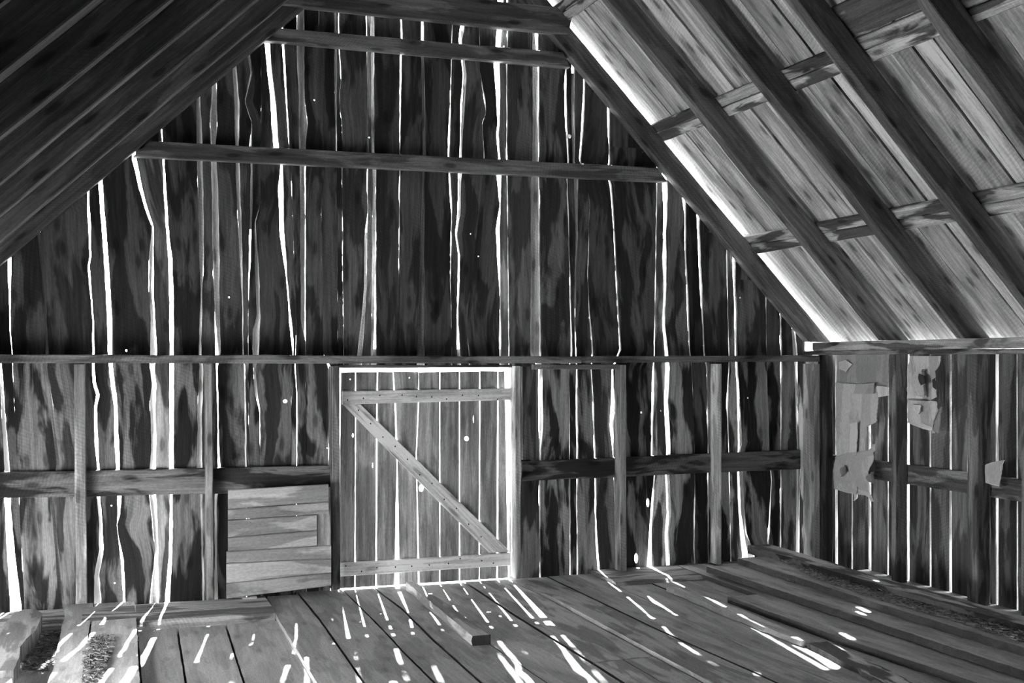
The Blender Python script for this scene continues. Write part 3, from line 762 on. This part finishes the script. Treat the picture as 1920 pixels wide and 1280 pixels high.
slab('loose_board', [(1268,1059),(1372,1096),(1500,1143)], [(1345,1062),(1500,1118),(1920,1262)], .034, .03, .34, 'pale-ended loose board beside the dark sill beam, underneath the bark-edged boards', yy(1365, 1117, .045) + .01, yy(1270, 1060, .034), 'board', LG)
slab('loose_board', [(1365,1118),(1588,1199),(1835,1280)], [(1500,1118),(1920,1262),(1990,1285)], .045, .042, .33, 'loose board with a dark thick left edge, right of the narrow knotty slab', 1.5, yy(1365, 1118, .045), 'board', LG)
slab('loose_board', [(1328,1062),(1600,1152),(1920,1257)], [(1405,1050),(1700,1150),(1920,1224)], .095, .042, .32, 'long bark-edged loose board, left of the two upper ones on the pile', 1.2, yy(1330, 1061, .095), 'board', LG, .011)
slab('loose_board', [(1384,1046),(1650,1132),(1920,1214)], [(1462,1040),(1640,1096),(1920,1178)], .14, .042, .3, 'upper bark-edged loose board littered with droppings', 1.2, yy(1384, 1046, .14), 'board', LG, .011)
slab('bark_slab', [(1455,1037),(1640,1094),(1920,1172)], [(1490,1033),(1640,1079),(1920,1155)], .185, .06, .2, 'dark bark slab lying highest along the foot of the right wall', 1.2, 7.75, 'slab', LG, .012, .7)
o = slab('knotty_slab', [(1249,1099),(1370,1150),(1505,1203)], [(1262,1098),(1390,1142),(1513,1196)], .035, .03, .42, 'narrow pale knotty slab lying alone on the floor boards at right', yy(1511, 1200, .035), yy(1250, 1100, .035), 'slab', None, .012, bark=.25)
# broken far part of the same strip
slab('broken_strip', [(1512,1206),(1640,1268),(1680,1290)], [(1545,1200),(1680,1262),(1720,1285)], .03, .028, .3, 'broken bark strip in front of the narrow knotty slab', yy(1690, 1290, .03), yy(1515, 1205, .03), 'slab', None, .014, .7)
# loose plank pointing at the viewer
mb = MB()
tl_, tr_ = [onZ(x, y, .058) for x, y in ((762,1091),(778,1090))]
bl2, br2 = onZ(886,1192,.058), onZ(920,1189,.058)
rings = []
for i in range(26):
    t = i / 25; a = tl_ + (bl2 - tl_) * t; b = tr_ + (br2 - tr_) * t
    w = 0.008 * nz(t * 6, 3.3) + 0.004 * nz(t * 20, 1)
    a = a + np.array([w, 0, 0]); b = b + np.array([.004 * nz(t * 9, 8), 0, 0])
    h = 0.0535
    rings.append([a, b, b - np.array([0, 0, h]), a - np.array([.006 * nz(t * 13, 5), 0, h]), a - np.array([.007 + .006 * nz(t * 15, 2), 0, h * .5])])
mb.loft(rings, .3, .4)
mb.tone[-1] = .05; mb.tone[-2] = .05   # the two sawn ends are black with age
tag(mb.build('loose_plank', M_FLOOR), 'thick loose plank with dark sawn end, lying before the door', 'board')

# left platform boards, live-edge slab
slab('platform_board', [(123,1137),(103,1240),(70,1330)], [(174,1134),(158,1235),(147,1330)], .02, .045, .42, 'wide pale loose board second from the left on the floor', 4.6, yy(140, 1132, .02), 'board', 'wide boards at the left', bark=.3)
slab('platform_board', [(177,1134),(161,1235),(151,1330)], [(253,1127),(262,1280),(266,1330)], .018, .045, .4, 'wide loose board reaching the foot of the gable, left of the pale sill beam', 4.6, yy(215, 1129, .018), 'board', 'wide boards at the left', bark=.3)
def poly_slab(name, px, zt, th, tone, label, cat, mat, inset=0.0, bl=0.4):
    top = [onZ(x, y, zt) for x, y in px]
    c = np.mean(np.array(top), 0)
    mb = MB()
    low = [p - np.array([0, 0, th]) + (p - c) * inset for p in top]
    mb.loft([top, low], tone, bl)
    o = mb.build(name, mat); uv = o.data.uv_layers[0].data
    for pl in o.data.polygons:
        if abs(pl.normal.z) > .7:
            for li in pl.loop_indices:
                v = o.data.vertices[o.data.loops[li].vertex_index].co; uv[li].uv = (v.x + 3.1, v.y)
    return tag(o, label, cat)
poly_slab('live_edge_slab', [(28,1147),(45,1142),(66,1141),(79,1149),(74,1166),(66,1182),(50,1196),(38,1212),(36,1232),(25,1256),(0,1257),(-45,1258),(-38,1220),(-20,1190),(6,1172)], .10, .085, .15, 'thick curved live-edge slab at the far left of the floor', 'slab', M_FLOOR)
poly_slab('live_edge_slab', [(-60,1275),(22,1270),(24,1284),(10,1330),(-60,1330)], .07, .055, .2, 'cut slab end at the bottom left corner of the photo', 'slab', M_FLOOR)

# ------------------------------------------------------------------ wooden panel leaning beside the door
root = empty('wooden_panel', tuple(onY(522, 1110, 7.80)))
tag(root, 'square panel of horizontal boards standing against the wall left of the door', 'panel')
YP = 7.80
lft = [918, 955, 975, 1008, 1034, 1056, 1094, 1122]; rgt = [907, 940, 963, 992, 1022, 1047, 1074, 1099]
for k in range(7):
    xl, xr = (428, 616) if k < 4 else (425, 621)
    if k in (2, 3): xr = 594
    gap = 1.2
    f_ = lambda yl, yr, x: yl + (yr - yl) * (x - 426) / (618 - 426)
    px = [(xl, f_(lft[k], rgt[k], xl) + gap * .4), (xr, f_(lft[k], rgt[k], xr) + gap * .4), (xr, f_(lft[k + 1], rgt[k + 1], xr) - gap * .3), (xl, f_(lft[k + 1], rgt[k + 1], xl) - gap * .3)]
    child(wall_bar(px, YP, 0.02, prng.uniform(.27, .36), .3, .0015).build('board', M_FLOOR), root)
for px in ([(440,920),(462,919),(462,1119),(440,1121)], [(594,915),(620,913),(621,1098),(594,1101)]):
    child(wall_bar(px, YP + .0215, 0.02, .42, .2, .001, True).build('batten', M_PINE), root)
poly = wall_bar([(455,1121),(482,1118.5),(482,1126),(455,1127)], 7.79, 0.03, .45, .2, .001)
tag(poly.build('wedge_block', M_PINE), 'small pale wood block under the lower edge of the wooden panel', 'block')

# ------------------------------------------------------------------ torn cardboard on the right wall
def card(name, px, X, tone, amp=0.012, sd=0.0, bl=0.12):
    """torn sheet given by its outline in the photo, filled by rows, crumpled, 4 mm thick"""
    ys = [p[1] for p in px]; y0, y1 = min(ys), max(ys)
    mb = MB(); rows = []
    n = max(6, int((y1 - y0) / 4))
    for i in range(n + 1):
        y = y0 + (y1 - y0) * (0.002 + 0.996 * i / n)
        xs = []
        for (ax, ay), (bx, by) in zip(px, px[1:] + px[:1]):
            if (ay - y) * (by - y) < 0: xs.append(ax + (bx - ax) * (y - ay) / (by - ay))
        xs.sort()
        if len(xs) < 2: continue
        a = xs[0] + 1.5 * nz(y * .12, sd); b = xs[-1] + 1.8 * nz(y * .15, sd, 5)
        front = []; back = []
        m = 10
        for k in range(m + 1):
            x = a + (b - a) * k / m
            p = onX(x, y, X)
            w = amp * (nz(p[1] * 4, p[2] * 4, sd) + .5 * nz(p[1] * 11, p[2] * 11, sd + 3)) - abs(amp)
            if k == m: w -= amp * 1.2
            front.append(p + np.array([w, 0, 0])); back.append(p + np.array([w + .004, 0, 0]))
        rows.append(front + back[::-1])
    mb.loft(rows, tone, bl)
    return mb.build(name, M_CARD, smooth=False)
XC = XR - 0.06
r1 = empty('cardboard_sheet', tuple(onX(1610, 925, XC)))
tag(r1, 'big torn cardboard lining tacked between the corner post and the next post', 'cardboard')
child(card('upper_sheet', [(1571,664),(1669,664),(1668,732),(1640,728),(1600,722),(1571,718)], XC, 0.43, .008, 1), r1)
o = child(card('middle_sheet', [(1569,716),(1600,718),(1645,728),(1650,745),(1647,790),(1628,800),(1626,845),(1630,870),(1600,872),(1570,862)], XC - .012, 0.67, .008, 2), r1)
child(card('lower_sheet', [(1568,856),(1600,845),(1628,848),(1645,832),(1646,865),(1637,885),(1640,910),(1643,940),(1630,928),(1600,926),(1568,916)], XC - .024, 0.61, .02, 3), r1)
child(card('torn_flap', [(1642,722),(1669,724),(1669,742),(1644,745)], XC - .016, 0.8, .006, 4), r1)
child(card('torn_flap', [(1627,893),(1642,884),(1648,906),(1634,902)], XC - .06, 0.32, .02, 5), r1)
child(card('torn_patch', [(1574,676),(1588,674),(1600,684),(1592,690),(1588,700),(1582,690),(1573,692)], XC - .018, .8, .004, 11), r1)
child(card('torn_flap', [(1596,792),(1612,790),(1610,855),(1594,858)], XC - .03, .8, .01, 12), r1)
child(card('rolled_edge', [(1606,719),(1643,717),(1641,738),(1602,738)], XC - .035, .5, .006, 13), r1)  # tone darkened for the shadow of the curl
child(card('tear_shade', [(1627,890),(1641,862),(1643,893)], XC - .05, .05, .004, 14), r1)  # dark sheet standing in for the shade inside the tear
child(card('torn_flap', [(1575,878),(1588,872),(1592,884),(1580,893)], XC - .055, .3, .01, 15), r1)
child(card('torn_flap', [(1600,914),(1612,912),(1610,936),(1604,938)], XC - .03, .6, .01, 16), r1)
r2 = empty('cardboard_sheet', tuple(onX(1735, 812, XC)))
tag(r2, 'crumpled torn cardboard hanging from the plate in the second bay of the right wall', 'cardboard')
child(card('upper_sheet', [(1706,667),(1777,667),(1773,685),(1764,695),(1766,745),(1730,760),(1714,755),(1706,748),(1707,705)], XC, 0.64, .022, 6, .2), r2)
child(card('lower_sheet', [(1706,748),(1766,752),(1770,770),(1760,790),(1757,812),(1745,802),(1734,804),(1712,795),(1705,792)], XC - .02, 0.58, .02, 7, .2), r2)
child(card('torn_flap', [(1720,695),(1738,692),(1742,745),(1722,742),(1714,720)], XC - .035, 0.8, .02, 8, .25), r2)
child(card('torn_corner', [(1757,772),(1768,762),(1763,813),(1749,806)], XC - .045, .35, .006, 17), r2)
child(card('torn_corner', [(1714,757),(1730,760),(1727,776),(1716,772)], XC - .05, .75, .006, 18), r2)
child(card('tear_shade', [(1724,700),(1735,704),(1737,718),(1728,722),(1722,712)], XC - .065, .06, .004, 19), r2)  # shade inside the tears painted as small dark sheets, here and below
child(card('tear_shade', [(1748,712),(1754,708),(1756,730),(1750,728)], XC - .05, .06, .003, 20), r2)
o = card('cardboard_flap', [(1848,872),(1870,864),(1889,862),(1886,886),(1881,913),(1866,909),(1851,904)], XC - .02, 0.64, .014, 9)
tag(o, 'small curled cardboard flap on the rail near the right edge of the photo', 'cardboard')

# ------------------------------------------------------------------ chaff, droppings
def litter(name, px, zfun, count, mat, label, cat, size=(.012, .03), seed=3, dense=None):
    r = random.Random(seed); mb = MB()
    ys = [p[1] for p in px]; xs_ = [p[0] for p in px]
    def inside(x, y):
        c = False
        for (ax, ay), (bx, by) in zip(px, px[1:] + px[:1]):
            if (ay > y) != (by > y) and x < (bx - ax) * (y - ay) / (by - ay) + ax: c = not c
        return c
    k = 0
    while k < count:
        x, y = r.uniform(min(xs_), max(xs_)), r.uniform(min(ys), max(ys))
        if not inside(x, y): continue
        k += 1
        p = onZ(x, y, zfun); a = r.uniform(0, math.pi); l = r.uniform(*size); w = l * r.uniform(.12, .35); t = r.uniform(-.4, .4)
        d = np.array([math.cos(a), math.sin(a), t * .5]) * l; e = np.array([-math.sin(a), math.cos(a), r.uniform(-.3, .3)]) * w
        q = p + np.array([0, 0, r.uniform(.002, .014)])
        up = np.array([0, 0, w * .6])
        mb.loft([[q - d - e * .6, q - d + e * .6, q - d + up], [q - e, q + e, q + up * 1.4], [q + d - e * .6, q + d + e * .6, q + d + up]], r.uniform(.06, .4), .2)
    o = mb.build(name, mat); return tag(o, label, cat, kind='stuff')
M_STRAW = wood_material('straw', 1.0, 0, 0, .1)
litter('straw_chaff', [(78,1160),(118,1160),(103,1240),(88,1262),(40,1262),(36,1235),(45,1215),(70,1190)], -.02, 2600, M_STRAW, 'straw chaff spilled between the live-edge slab and the wide boards', 'straw', (.006, .018), seed=4)
litter('straw_chaff', [(172,1196),(210,1190),(216,1205),(204,1235),(190,1272),(156,1300),(158,1225)], .021, 1700, M_STRAW, 'straw chaff lying on top of the wide board at left', 'straw', (.006, .018), seed=5)
litter('droppings', [(1398,1058),(1445,1062),(1560,1100),(1640,1130),(1600,1125),(1480,1090)], .0975, 1500, M_STRAW, 'dark droppings and chaff on the lower bark-edged loose board', 'litter', (.006, .016), 6)
litter('droppings', [(1455,1048),(1540,1062),(1640,1100),(1700,1118),(1800,1150),(1920,1188),(1920,1206),(1800,1168),(1640,1122),(1530,1085)], .1425, 4200, M_STRAW, 'dark droppings and chaff along the bark slab by the right wall', 'litter', (.006, .018), 7)
